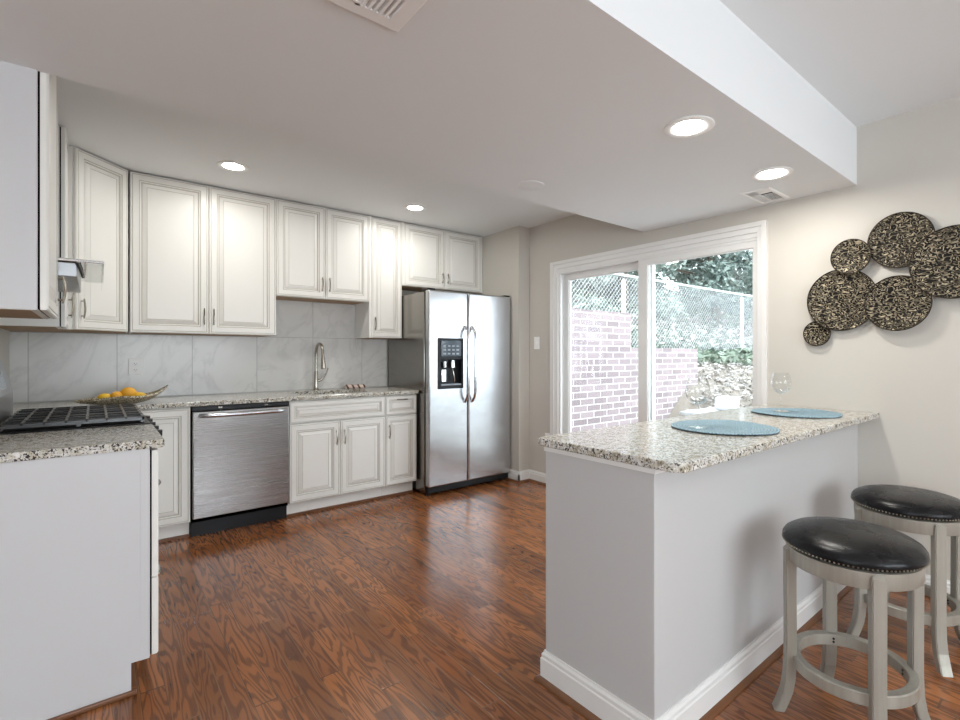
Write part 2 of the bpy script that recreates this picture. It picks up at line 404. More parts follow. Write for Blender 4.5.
# baseboards
def bb_prof(bm,axis,face,sgn,a0,a1,h=.105,t=.014,mi=0):
    poly=[(face,0),(face+sgn*t,0),(face+sgn*t,h-.03),(face+sgn*t*.75,h-.026),(face+sgn*t*.75,h-.014),(face+sgn*t*.35,h-.006),(face+sgn*t*.3,h),(face,h)]
    prism(bm,poly,axis,a0,a1,mi)
def shoe_prof(bm,axis,face,sgn,a0,a1,r=.018,mi=1):
    poly=[(face,0)]+[(face+sgn*r*math.cos(k*PI/8),r*math.sin(k*PI/8)) for k in range(5)]
    prism(bm,poly,axis,a0,a1,mi)
TS=[M['trim'],M['shoe']]
def wrap_bb(bm,path,prof,mi=0):
    """sweep a (out,height) profile along a mitred path; 'out' is to the right-hand side of travel reversed (outside)"""
    n=len(path); rings=[]
    for i,p in enumerate(path):
        p=Vector(p); dirs=[]
        if i>0: dirs.append((p-Vector(path[i-1])).normalized())
        if i<n-1: dirs.append((Vector(path[i+1])-p).normalized())
        ns=[Vector((-d.y,d.x)) for d in dirs]
        m_=ns[0] if len(ns)==1 else (ns[0]+ns[1])/(1+ns[0].dot(ns[1]))
        rings.append([bm.verts.new((p.x+m_.x*o,p.y+m_.y*o,z)) for o,z in prof])
    fs=[]
    for a,b in zip(rings,rings[1:]):
        for k in range(len(prof)): fs.append(bm.faces.new((a[k],b[k],b[(k+1)%len(prof)],a[(k+1)%len(prof)])))
    fs+= [bm.faces.new(rings[0]),bm.faces.new(rings[-1][::-1])]
    for f in fs: f.material_index=mi
    bmesh.ops.recalc_face_normals(bm,faces=fs)
bm=bmesh.new(); bb_prof(bm,'y',XR,-1,3.33,YC); shoe_prof(bm,'y',XR-.014,-1,3.33,YC)
# swap: prism on axis y uses (x,z)
struct(mesh_obj('baseboard_right',bm,TS))
bm=bmesh.new(); bb_prof(bm,'x',YC,-1,XC-.014,XR); shoe_prof(bm,'x',YC-.014,-1,XC-.03,XR)
bb_prof(bm,'y',XC,-1,YC-.014,3.9); shoe_prof(bm,'y',XC-.014,-1,YC-.03,3.9)
struct(mesh_obj('baseboard_chase',bm,TS))
bm=bmesh.new(); bb_prof(bm,'y',XR,-1,YBACK,.87); shoe_prof(bm,'y',XR-.014,-1,YBACK,.87)
struct(mesh_obj('baseboard_dining',bm,TS))

# ------------------------------------------------------------------ sliding patio door
D=mesh_obj('door_1',bx(XR-.02,XR+.15,DY0+.001,DY1-.001,-.02,.02),M['vinyl']); struct(D)
bm=bmesh.new()
for (y0,y1,z0,z1) in ((DY0-.03,DY0,0,DZ),(DY1,DY1+.045,0,DZ),(DY0-.03,DY1+.045,DZ,DZ+.03)):
    box(bm,XR-.014,XR-.0005,y0,y1,z0,z1)
mesh_obj('casing',bm,M['trim'],D)
bm=bmesh.new()
box(bm,XR-.004,XR+.13,DY0,DY0+.03,.02,DZ); box(bm,XR-.004,XR+.13,DY1-.045,DY1,.02,DZ)
box(bm,XR-.004,XR+.13,DY0+.03,DY1-.045,DZ-.035,DZ); box(bm,XR+.008,XR+.13,DY0+.03,DY1-.045,DZ-.065,DZ-.035); box(bm,XR+.014,XR+.13,DY0+.03,DY1-.045,DZ-.082,DZ-.065)
box(bm,XR+.01,XR+.03,DY1-.07,DY1-.045,.02,DZ-.082)
mesh_obj('door_frame',bm,M['vinyl'],D)
def sash(name,y0,y1,x0,x1,zt,l0,l1,rt):
    bm=bmesh.new()
    box(bm,x0,x1,y0,y0+l0,.03,zt); box(bm,x0,x1,y1-l1,y1,.03,zt)
    box(bm,x0,x1,y0+l0,y1-l1,zt-rt,zt); box(bm,x0,x1,y0+l0,y1-l1,.03,.13)
    xb_=(x0+x1)/2
    box(bm,xb_-.010,xb_+.010,y0+l0,y0+l0+.008,.13,zt-rt); box(bm,xb_-.010,xb_+.010,y1-l1-.008,y1-l1,.13,zt-rt); box(bm,xb_-.010,xb_+.010,y0+l0+.008,y1-l1-.008,zt-rt-.006,zt-rt)
    s_=mesh_obj(name,bm,M['vinyl'],D)
    xm=(x0+x1)/2
    mesh_obj('glass_pane',bx(xm-.003,xm+.003,y0+l0-.01,y1-l1+.01,.12,zt-rt+.01),M['pane'],s_)
    return s_
sash('sliding_panel',DY0+.030,2.360,XR+.020,XR+.060,DZ-.080,.036,.082,.045)
sash('fixed_panel',2.265,DY1-.045,XR+.072,XR+.112,DZ-.080,.075,.065,.055)

# ------------------------------------------------------------------ peninsula
PX0,PY0,PY1=1.298,.879,1.357
PN=thing('peninsula','painted half wall base of the breakfast bar in front of the patio door','half wall',(0,0,0))
mesh_obj('half_wall',bx(PX0,XR-.001,PY0,PY1,0,.883,bev=.003),M['pen'],PN)
bm=bmesh.new()
wrap_bb(bm,[(XR-.001,PY0),(PX0,PY0),(PX0,PY1),(XR-.001,PY1)],[(0,0),(.014,0),(.014,.085),(.0105,.089),(.0105,.101),(.005,.109),(.004,.115),(0,.115)])
mesh_obj('baseboard',bm,M['trim'],PN)
bm=bmesh.new()
wrap_bb(bm,[(XR-.001,PY0),(PX0,PY0),(PX0,PY1),(XR-.001,PY1)],[(.0142,0)]+[(.0142+.018*math.cos(k*PI/8),.018*math.sin(k*PI/8)) for k in range(5)])
mesh_obj('shoe_moulding',bm,M['shoe'],PN)
bm=bmesh.new(); box(bm,PX0-.008,PX0,PY0,PY1,.868,.883); box(bm,PX0-.008,XR-.002,PY0-.008,PY0,.868,.883)
mesh_obj('top_moulding',bm,M['trim'],PN)
def slab(outline,z0,z1,bev=.005):
    bm=bmesh.new(); prism(bm,outline,'z',z0,z1)
    es=[e for e in bm.edges if abs(e.verts[0].co.z-e.verts[1].co.z)<1e-6]
    bmesh.ops.bevel(bm,geom=es,offset=bev,segments=3,profile=.5,affect='EDGES')
    return bm
def rc(cx,cy,r,a0,a1,n=6): return [(cx+r*math.cos(math.radians(a0+(a1-a0)*i/n)),cy+r*math.sin(math.radians(a0+(a1-a0)*i/n))) for i in range(n+1)]
r=.05
ol=rc(1.283+r,.780+r,r,180,270)+[(XR-.001,.780),(XR-.001,1.395)]+rc(1.283+.02,1.395-.02,.02,90,180)
tag(mesh_obj('granite_countertop',slab(ol,.884,.914),M['granite']),'speckled granite bar top of the peninsula carrying two blue placemats','countertop')

# ------------------------------------------------------------------ cabinets
def door_bm(w,h,t=.020,sc=1.0,kind='door'):
    """raised panel front in the xz plane, centred on x, bottom at z=0, face towards -y"""
    k=sc
    prof=[(0,0,0),(0,-t*.75,0),(.004,-t,0),(.010*k,-t,0),(.0115*k,-t+.0025,1),(.014*k,-t+.0025,1),(.016*k,-t-.001,0),(.048*k,-t-.001,0),
          (.050*k,-t+.003,1),(.053*k,-t+.003,1),(.056*k,-t+.001,0),(.060*k,-t+.002,0),(.062*k,-t+.008,1),(.0665*k,-t+.008,1),(.070*k,-t+.006,0),(.090*k,-t-.001,0),(.0915*k,-t+.001,1),(.0935*k,-t+.001,1),(.095*k,-t-.0005,0)]
    bm=bmesh.new(); rings=[]
    for ins,y,mi in prof:
        x=w/2-ins; rings.append(([bm.verts.new(p) for p in ((-x,y,ins),(x,y,ins),(x,y,h-ins),(-x,y,h-ins))],mi))
    bm.faces.new(rings[0][0][::-1])
    for (a,_),(b,mi) in zip(rings,rings[1:]):
        for i in range(4):
            f=bm.faces.new((a[i],a[(i+1)%4],b[(i+1)%4],b[i])); f.material_index=mi
    bm.faces.new(rings[-1][0])
    bmesh.ops.recalc_face_normals(bm,faces=bm.faces[:])
    return bm
def handle(parent,x,z,vertical=True,L=.118,y=-.021):
    bm=bmesh.new(); pts=[]; rs=[]
    for i in range(9):
        t=i/8; s_=(t-.5)*L; out=y-.015-.008*math.sin(PI*t)
        pts.append((x,out,z+s_) if vertical else (x+s_,out,z)); rs.append(.0042+.0012*math.sin(PI*t))
    tube(bm,pts,rs,8)
    for s_ in (-.38*L,.38*L):
        p=(x,y+.001,z+s_) if vertical else (x+s_,y+.001,z); q_=(x,y-.019,z+s_) if vertical else (x+s_,y-.019,z)
        tube(bm,[p,q_],.0045,8)
        e=(x,y-.021,z+s_*1.28) if vertical else (x+s_*1.28,y-.021,z)
    return mesh_obj('handle',bm,M['nickel'],parent)
FM=[M['cab'],M['glaze']]
def cab(name,label,x0,x1,z0,z1,depth,loc,rotz,fronts,group,toe=False,cat='cabinet',panel_side=None,under=True):
    """local frame: x along the run, front face of the doors at y=0 looking -y, body behind"""
    T=thing(name,label,cat,loc,rotz,group)
    bm=bmesh.new(); box(bm,x0+.0008,x1-.0008,.027,depth,z0,z1,bev=.0012,seg=1); 
    for fr in fronts: box(bm,fr['r'][0]+.003,fr['r'][1]-.003,.0215,.0268,fr['r'][2]+.003,fr['r'][3]-.003,mi=2)  # black slab behind each front paints the shade of the door gap
    fl=min(fr['r'][0] for fr in fronts); fh=max(fr['r'][1] for fr in fronts)
    if fl-x0>.01: box(bm,x0+.0008,fl-.002,.004,.0268,z0,z1)
    if x1-fh>.01: box(bm,fh+.002,x1-.0008,.004,.0268,z0,z1)
    
    if under: box(bm,x0+.02,x1-.02,.045,depth-.01,z0-.0012,z0+.002,mi=1)
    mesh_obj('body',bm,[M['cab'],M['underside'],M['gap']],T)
    if toe:
        bm=bmesh.new(); box(bm,x0+.0008,x1-.0008,.060+.022,depth,.0,z0)
        box(bm,x0+.001,x1-.001,.064,.082,.0,.018,mi=1)
        mesh_obj('toe_kick',bm,[M['cab'],M['shoe']],T)
    for fr in fronts:
        fx0,fx1,fz0,fz1=fr['r']; w=fx1-fx0; h=fz1-fz0
        sc=fr.get('sc',1.0)
        d=mesh_obj(fr.get('n','door'),door_bm(w,h,sc=sc),FM,T,loc=((fx0+fx1)/2,.021,fz0))
        hd=fr.get('h')
        if hd:
            hx,hz,vert=hd; handle(d,hx-(fx0+fx1)/2,hz-fz0,vert,fr.get('L',.118))
    return T
g=.0015
ZU=1.378
def two_doors(x0,x1,z0,z1,hz):
    m=(x0+x1)/2
    return [dict(r=(x0+g,m-g,z0+g,z1),h=(m-.030,hz,True)),dict(r=(m+g,x1-g,z0+g,z1),h=(m+.030,hz,True))]
YU=4.2016
xa,xb,xc,xd,xe,xf=.1745,.629,1.089,1.858,2.177,3.107
GU='glazed cream upper cabinets'
DEP=YW-YU-.001
def up(label,x0,x1,z0,fr): return cab('upper_cabinet',label,x0,x1,z0,ZC-.001,DEP,(0,YU,0),0,fr,GU)
zt=ZC-.008
up('wide two door upper cabinet above the outlet, left of the sink',xa,xc,ZU,two_doors(xa,xc,ZU,zt,ZU+.125))
up('short two door upper cabinet raised high above the sink faucet',xc,xd,1.694,two_doors(xc,xd,1.694,zt,1.694+.118))
up('narrow single door upper cabinet between sink cabinet and refrigerator cabinet',xd,xe,ZU,[dict(r=(xd+.022,xe-g,ZU+g,zt),h=(xd+.052,ZU+.125,True),sc=.9)])
cab('upper_cabinet','short two door upper cabinet directly over the refrigerator',xe,xf,1.873,ZC-.001,DEP,(0,YU,0),0,
    [dict(r=(xe+.022,(xe+xf)/2-g,1.873+g,zt),h=((xe+xf)/2-.03,1.873+.105,True),L=.10),dict(r=((xe+xf)/2+g,xf-.022,1.873+g,zt),h=((xe+xf)/2+.03,1.873+.105,True),L=.10)],GU)
# diagonal corner upper cabinet
A=Vector((-.0905,3.9225)); B=Vector((.1735,YU)); dv=B-A; w=dv.length; ang=math.atan2(dv.y,dv.x)
T=thing('corner_upper_cabinet','diagonal corner upper cabinet with one tall glazed door','cabinet',(0,0,0),0,GU)
bm=bmesh.new(); nx,ny=-math.sin(ang)*.022,math.cos(ang)*.022
pl=[(A.x+nx,A.y+ny),(B.x-.0008+nx,B.y+ny),(B.x-.0008,YW-.001),(XL+.001,YW-.001),(XL+.001,A.y+.001)]
prism(bm,pl,'z',ZU,ZC-.001); prism(bm,[(p[0]*.98,p[1]*.98+.08) for p in pl],'z',ZU-.0012,ZU+.001,mi=1)
mesh_obj('body',bm,[M['cab'],M['underside']],T)
mid=(A+B)/2
d=mesh_obj('door',door_bm(w-.012,zt-ZU-g),FM,T,loc=(mid.x+nx*.95,mid.y+ny*.95,ZU+g),rot=(0,0,ang))
handle(d,-w/2+.040,.125,True)
# left-wall uppers: local x -> world +y, front -> world +x  (rotation +90deg)
XU=-.1205
cab('upper_cabinet','narrow upper cabinet on the left wall beyond the range hood',3.617,3.9215,ZU,ZC-.001,XU-XL-.001,(XU,0,0),PI/2,
    [dict(r=(3.617+g,3.9215-g,ZU+g,zt),h=(3.9215-.035,ZU+.125,True),sc=.85)],GU)
T=cab('upper_cabinet','nearest upper cabinet at the left edge with a plain bluish end panel',2.292,2.852,ZU,ZC-.001,XU-XL-.001,(XU,0,0),PI/2,
    [dict(r=(2.292+g,2.852-g,ZU+g,zt),h=(2.852-.035,ZU+.125,True))],GU)
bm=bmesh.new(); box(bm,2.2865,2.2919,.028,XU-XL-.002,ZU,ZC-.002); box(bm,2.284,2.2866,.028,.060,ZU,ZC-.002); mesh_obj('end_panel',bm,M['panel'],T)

# base run on the back wall
YB=3.9036; b0,b1,b2,b3=.4875,1.1005,1.8685,2.166
DB=YW-YB-.001; ZB=.883; ZT=.112; GB='glazed cream base cabinets'
sinkcab=cab('base_cabinet','sink base cabinet with a false drawer front over two doors',b1+.002,b2,ZT,ZB,DB,(0,YB,0),0,
    [dict(n='drawer_front',r=(b1+.003,b2-g,.712,.874),sc=.72)]+
    [dict(r=(b1+.003,(b1+b2)/2-g,ZT+.004,.704),h=((b1+b2)/2-.032,.575,True)),dict(r=((b1+b2)/2+g,b2-g,ZT+.004,.704),h=((b1+b2)/2+.032,.575,True))],GB,toe=True,under=False)
cab('base_cabinet','narrow base cabinet with drawer and door beside the refrigerator',b2,b3,ZT,ZB,DB,(0,YB,0),0,
    [dict(n='drawer',r=(b2+g,b3-g,.712,.874),h=((b2+b3)/2,.842,False),L=.10,sc=.62),dict(r=(b2+g,b3-g,ZT+.004,.704),h=(b2+.032,.575,True),sc=.85)],GB,toe=True,under=False)
cut([c_ for c_ in sinkcab.children if c_.name.startswith('body')][0],[bx(b1+.03,b2-.03,YB+.05-YB,DB-.02,.66,.95)])
# corner base (L shaped), one leaf on each run
T=thing('corner_base_cabinet','corner base cabinet between the dishwasher and the range','cabinet',(0,0,0),0,GB)
bm=bmesh.new(); XB=.181
pl=[(XB-.022,3.61),(XB-.022,YB+.022),(b0-.004,YB+.022),(b0-.004,YW-.001),(XL+.001,YW-.001),(XL+.001,3.61)]
prism(bm,pl,'z',ZT,ZB); mesh_obj('body',bm,M['cab'],T)
bm=bmesh.new(); prism(bm,[(XB-.08,3.61),(XB-.08,YB+.082),(b0-.004,YB+.082),(b0-.004,YW-.001),(XL+.001,YW-.001),(XL+.001,3.61)],'z',0,ZT)
box(bm,XB-.08,b0-.004,YB+.064,YB+.082,0,.018,mi=1)
mesh_obj('toe_kick',bm,[M['cab'],M['shoe']],T)
mesh_obj('door',door_bm(b0-.008-XB-.003,.758),FM,T,loc=((XB+.003+b0-.008)/2,YB+.021,ZT+.004))
d=mesh_obj('door',door_bm(YB-3.618,.758),FM,T,loc=(XB-.021,(YB+3.614)/2,ZT+.004),rot=(0,0,PI/2)); handle(d,-.10,.60,True)
# near base cabinet on the left run (drawers), end panel towards the camera
YN=2.276
T=cab('base_cabinet','nearest base cabinet on the left with a plain pale end panel',YN,2.796,ZT,ZB,XB-XL-.001,(XB,0,0),PI/2,
    [dict(n='drawer',r=(YN+g,2.795,.404,.874),h=((YN+2.8)/2,.70,False)),dict(n='drawer',r=(YN+g,2.795,ZT+.004,.400),h=((YN+2.8)/2,.34,False))],GB,toe=True,under=False)
bm=bmesh.new(); prism(bm,[(.0285,ZT),(.0285,ZB),(XB-XL-.002,ZB),(XB-XL-.002,.0),(.082,.0),(.082,ZT)],'x',YN-.006,YN-.0005)
box(bm,YN-.008,YN-.0061,.0285,.056,ZT,ZB)
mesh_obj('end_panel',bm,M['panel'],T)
bm=bmesh.new(); box(bm,YN-.022,YN-.0065,.066,XB-XL-.002,.0,.016,bev=.004); mesh_obj('shoe_moulding',bm,M['shoe'],T)

# granite on the left run and back run
CF=YB-.022
ol=[(XL+.001,2.263),(.198-.012,2.263)]+rc(.198-.012,2.263+.012,.012,-90,0,3)+[(.198,2.796),(XL+.001,2.796)]
tag(mesh_obj('granite_countertop',slab(ol,.884,.914),M['granite']),'short granite counter in the left foreground before the gas range','countertop')
ol=[(XL+.001,3.602),(.198,3.602),(.198,CF),(2.172,CF),(2.172,YW-.001),(XL+.001,YW-.001)]
ct=mesh_obj('granite_countertop',slab(ol,.884,.914),M['granite'])
SX0,SX1,SY0,SY1=1.215,1.775,4.005,4.375
bmc=bmesh.new(); r=.04
prism(bmc,rc(SX0+r,SY0+r,r,180,270)+rc(SX1-r,SY0+r,r,270,360)+rc(SX1-r,SY1-r,r,0,90)+rc(SX0+r,SY1-r,r,90,180),'z',.85,.95)
cut(ct,[bmc]); tag(ct,'long granite counter along the back wall holding sink and fruit dish','countertop')
T=thing('sink','undermount stainless sink basin set in the back counter','sink',((SX0+SX1)/2,(SY0+SY1)/2,.70))
bm=bmesh.new(); hx,hy=(SX1-SX0)/2+.006,(SY1-SY0)/2+.006
for (ins,z) in (): pass
def rr(hx,hy,r,z,bm): return [bm.verts.new((x,y,z)) for x,y in rc(-hx+r,-hy+r,r,180,270)+rc(hx-r,-hy+r,r,270,360)+rc(hx-r,hy-r,r,0,90)+rc(-hx+r,hy-r,r,90,180)]
R=[rr(hx+.02,hy+.02,.05,.1835,bm),rr(hx,hy,.045,.1835,bm),rr(hx-.006,hy-.006,.045,.02,bm),rr(hx-.03,hy-.03,.03,.004,bm),rr(.03,.03,.029,.002,bm)]
for a,b in zip(R,R[1:]):
    n=len(a)
    for i in range(n): f=bm.faces.new((a[i],a[(i+1)%n],b[(i+1)%n],b[i])); f.smooth=True
bm.faces.new(R[-1])
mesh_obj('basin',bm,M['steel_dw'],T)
bm=bmesh.new(); lathe(bm,[(0,.006),(.02,.006),(.032,.009),(.034,.004)],24); mesh_obj('drain',bm,M['chrome'],T)

# backsplash
bm=bmesh.new(); box(bm,XL+.0005,2.172,YW-.009,YW-.0002,.9145,ZU); box(bm,1.09,1.857,YW-.009,YW-.0002,ZU,1.693)
struct(mesh_obj('backsplash',bm,M['tile']),'pale marble look tile backsplash along the back wall','backsplash')

# ------------------------------------------------------------------ faucet
T=thing('faucet','brushed nickel pull down faucet arching over the sink','faucet',(1.477,4.450,.914))
bm=bmesh.new(); lathe(bm,[(0,0),(.027,0),(.027,.004),(.021,.012),(.0185,.03),(.0175,.16),(.014,.17),(0,.17)],20); mesh_obj('body',bm,M['nickel'],T)
bm=bmesh.new(); pts=[(0,0,.15),(0,0,.24),(0,0,.32)]; 
for i in range(1,11):
    a=PI*i/11; pts.append((0,-.085+.085*math.cos(a),.32+.088*math.sin(a)))
pts.append((0,-.172,.30)); tube(bm,pts,.0125,12); mesh_obj('spout',bm,M['nickel'],T)
bm=bmesh.new(); tube(bm,[(0,-.171,.305),(0,-.174,.27),(0,-.178,.235),(0,-.182,.195),(0,-.182,.19)],[.0135,.0175,.0185,.021,.016],14); mesh_obj('spray_head',bm,M['nickel'],T)
bm=bmesh.new(); tube(bm,[(.016,0,.085),(.04,-.005,.090),(.062,-.012,.118),(.085,-.022,.155),(.095,-.028,.195)],[.014,.012,.008,.0065,.006],10); mesh_obj('lever',bm,M['nickel'],T)

# ------------------------------------------------------------------ dishwasher
T=thing('dishwasher','stainless steel dishwasher with bar handle under the back counter','dishwasher',((b0+b1)/2,YB,0))
hw=(b1-b0)/2-.002
mesh_obj('tub',bx(-hw,hw,.03,.57,.10,.870),M['gap'],T)
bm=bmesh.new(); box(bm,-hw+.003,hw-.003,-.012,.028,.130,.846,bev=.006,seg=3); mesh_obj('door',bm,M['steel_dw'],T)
bm=bmesh.new(); box(bm,-hw,hw,-.004,.028,.850,.880,bev=.003); mesh_obj('control_strip',bm,M['black'],T)
bm=bmesh.new(); 
bm.free()
for s_ in (-.14,.15): mesh_obj('clip',bx(s_-.012,s_+.012,-.0055,-.003,.862,.872),M['chrome'],T)
bm=bmesh.new(); pts=[(x,-.012-.034*math.sin(PI*min(1,max(0,(x+.262)/.524)))**.35,.818) for x in [ -.262+.524*i/20 for i in range(21)]]
tube(bm,pts,.0125,12,flat=1.15); mesh_obj('handle',bm,M['steel'],T)
bm=bmesh.new(); box(bm,-hw,hw,.055,.09,.0,.118,bev=.002); box(bm,-hw,hw,.03,.056,.10,.128); mesh_obj('toe_panel',bm,M['black'],T)

# ------------------------------------------------------------------ refrigerator
FX0,FX1,FY=2.184,3.098,3.728
T=thing('refrigerator','stainless side by side refrigerator with ice and water dispenser','refrigerator',(FX0,FY,0))
fw=FX1-FX0
bm=bmesh.new(); box(bm,0,fw,.082,.79,.025,1.775,bev=.006); mesh_obj('body',bm,M['fridge_side'],T)
bm=bmesh.new(); box(bm,.006,fw-.006,.066,.083,.075,1.775); mesh_obj('gasket',bm,M['gap'],T)
xs=2.592-FX0
dL=mesh_obj('freezer_door',bx(0,xs-.003,0,.066,.078,1.790,bev=.014,seg=4),M['steel'],T)
dR=mesh_obj('fridge_door',bx(xs+.003,fw,0,.066,.078,1.790,bev=.014,seg=4),M['steel'],T)
px0,px1,pz0,pz1=.088,.352,.925,1.372
cut(dL,[bx(px0+.012,px1-.012,-.05,.055,pz0+.02,1.19)])
for p in dL.data.polygons: p.use_smooth=False
# dispenser
bm=bmesh.new(); box(bm,px0,px1,-.007,-.0003,pz0,pz1,bev=.002)
dsp=mesh_obj('dispenser',bm,M['black'],dL); cut(dsp,[bx(px0+.026,px1-.020,-.05,.05,pz0+.045,1.187)])
bm=bmesh.new(); box(bm,px0+.028,px1-.028,-.012,-.0072,1.212,1.352,bev=.003); mesh_obj('control_panel',bm,M['display'],dL)
bm=bmesh.new()
for i in range(4):
    for j in range(3):
        x=px0+.05+i*.045; z=1.228+j*.034; box(bm,x,x+.026,-.0135,-.0118,z,z+.014)
mesh_obj('button',bm,M['grayplastic'],dL)
bm=bmesh.new(); box(bm,px0+.013,px1-.013,.048,.0545,pz0+.021,1.189); box(bm,px0+.0125,px0+.0155,-.0004,.054,pz0+.021,1.189);box(bm,px1-.0155,px1-.0125,-.0004,.054,pz0+.021,1.189);box(bm,px0+.013,px1-.013,-.0004,.054,1.186,1.1895)
mesh_obj('dispenser_recess',bm,M['black'],dL)
bm=bmesh.new(); box(bm,px0+.03,px1-.026,-.008,.046,pz0+.030,pz0+.044,bev=.003); mesh_obj('drip_tray',bm,M['grayplastic'],dL)
for xx_,ra,rb,za in ((.078,.022,.018,1.165),(.165,.020,.022,1.175)):
    bm=bmesh.new(); tube(bm,[(px0+xx_,.02,za),(px0+xx_,.018,1.112)],[ra,rb],12); mesh_obj('spout',bm,M['chrome'],dL)
bm=bmesh.new(); box(bm,px0+.052,px0+.10,.020,.028,.985,1.095,bev=.003); mesh_obj('ice_lever',bm,M['chrome'],dL)
bm=bmesh.new(); tube(bm,[(px0+.165,.03,1.11),(px0+.172,.012,1.05),(px0+.182,.02,.985)],[.008,.010,.014],8,flat=.5); mesh_obj('water_lever',bm,M['nickel'],dL)
for dd,xx in ((dL,xs-.040),(dR,xs+.040)):
    bm=bmesh.new(); pts=[]
    for i in range(17):
        t=i/16; z=.800+.68*t; e=min(1,math.sin(PI*t)*3.2); pts.append((xx,-.004-.052*e**.7,z))
    tube(bm,pts,.0115,12,flat=1.3); mesh_obj('handle',bm,M['chrome'],dd)
bm=bmesh.new(); box(bm,.01,fw-.01,.03,.08,.022,.072,bev=.004); mesh_obj('grille',bm,M['black'],T)
for x,y in ((.035,.07),(fw-.06,.07),(.06,.72),(fw-.06,.72)):
    bm=bmesh.new(); lathe(bm,[(0,0),(.018,0),(.018,.03),(0,.03)],12,x,y,0); mesh_obj('leveling_foot',bm,M['black'],T)
for x in (.004,fw-.07): mesh_obj('hinge_cover',bx(x,x+.066,.01,.13,1.7905,1.802,bev=.003),M['black'],T)

# ------------------------------------------------------------------ gas range
RY0,RY1=2.800,3.598
T=thing('gas_range','gas range with black continuous grates between the left counters','range',(0,0,0))
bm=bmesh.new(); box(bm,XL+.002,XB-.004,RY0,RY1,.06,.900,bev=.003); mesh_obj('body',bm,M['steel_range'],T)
bm=bmesh.new(); box(bm,XL+.10,.192,RY0+.002,RY1-.002,.9005,.918,bev=.004,seg=3); mesh_obj('cooktop',bm,M['black'],T)
bm=bmesh.new(); box(bm,XL+.12,.170,RY0+.03,RY1-.03,.9182,.9215); mesh_obj('burner_pan',bm,M['gap'],T)
bm=bmesh.new(); prism(bm,[(XL+.004,.90),(XL+.10,.90),(XL+.10,1.04),(XL+.055,1.205),(XL+.004,1.205)],'y',RY0+.004,RY1-.002); mesh_obj('backguard',bm,M['steel_range'],T)
bm=bmesh.new(); prism(bm,[(XL+.0935,1.07),(XL+.0965,1.07),(XL+.0655,1.18),(XL+.0625,1.18)],'y',RY0+.2,RY1-.2); mesh_obj('control_display',bm,M['display'],T)
for i in range(5):
    yy=RY0+.055+i*(RY1-RY0-.11)/4
    bm=bmesh.new(); tube(bm,[(XB+.012,yy,.862),(XB+.030,yy,.860),(XB+.031,yy,.860),(XB+.058,yy,.858)],[.027,.025,.021,.019],16); mesh_obj('knob',bm,M['black'],T)
bm=bmesh.new(); prism(bm,[(XB-.004,.815),(XB+.012,.815),(XB+.012,.895),(XB-.004,.899)],'y',RY0,RY1); mesh_obj('control_panel',bm,M['steel_range'],T)
bm=bmesh.new(); box(bm,XB-.003,XB+.025,RY0+.004,RY1-.004,.22,.80,bev=.004); dO=mesh_obj('oven_door',bm,M['steel_range'],T)
bm=bmesh.new(); tube(bm,[(XB+.022,RY0+.08,.765),(XB+.036,RY0+.085,.765),(XB+.038,RY0+.12,.765),(XB+.038,RY1-.12,.765),(XB+.036,RY1-.085,.765),(XB+.024,RY1-.08,.765)],.008,10); mesh_obj('handle',bm,M['steel'],dO)
bm=bmesh.new(); box(bm,XB+.0252,XB+.027,RY0+.12,RY1-.12,.36,.66); mesh_obj('oven_window',bm,M['display'],dO)
bm=bmesh.new(); box(bm,XB-.003,XB+.022,RY0+.004,RY1-.004,.07,.215,bev=.004); mesh_obj('drawer',bm,M['steel_range'],T)
for (x,y,r) in ((-.20,RY0+.17,.045),(.04,RY0+.17,.055),(-.20,RY1-.17,.045),(.04,RY1-.17,.05),(-.08,(RY0+RY1)/2,.05)):
    bm=bmesh.new(); lathe(bm,[(0,0),(r,0),(r,.006),(r*.8,.010),(r*.8,.016),(0,.018)],24,x,y,.9216); mesh_obj('burner',bm,M['iron'],T)
n=3; gw=(RY1-RY0-.05)/3
for k in range(3):
    y0=RY0+.025+k*gw+.002; y1=y0+gw-.004; x0=XL+.125; x1=.172; zt_=.950; bt=.012
    bm=bmesh.new()
    for yy in (y0,y1-bt): box(bm,x0,x1,yy,yy+bt,zt_-.022,zt_,bev=.003)
    for xx in (x0,x1-bt): box(bm,xx,xx+bt,y0,y1,zt_-.020,zt_-.001,bev=.003)
    ym=(y0+y1)/2; box(bm,x0,x1,ym-bt/2,ym+bt/2,zt_-.016,zt_+.0015,bev=.003)
    for i in range(1,7):
        xx=x0+(x1-x0)*i/7; box(bm,xx-bt/2,xx+bt/2,y0,y1,zt_-.014,zt_+.0005,bev=.003)
    for xx in (x0,x1-.014,(x0+x1)/2):
        for yy in (y0,y1-.014): box(bm,xx,xx+.014,yy,yy+.014,.9216,zt_-.018)
    mesh_obj('grate',bm,M['iron'],T)
for x in (XL+.06,XB-.06):
    for y in (RY0+.05,RY1-.05):
        bm=bmesh.new(); lathe(bm,[(0,0),(.02,0),(.018,.062),(0,.062)],12,x,y,0); mesh_obj('leveling_foot',bm,M['black'],T)

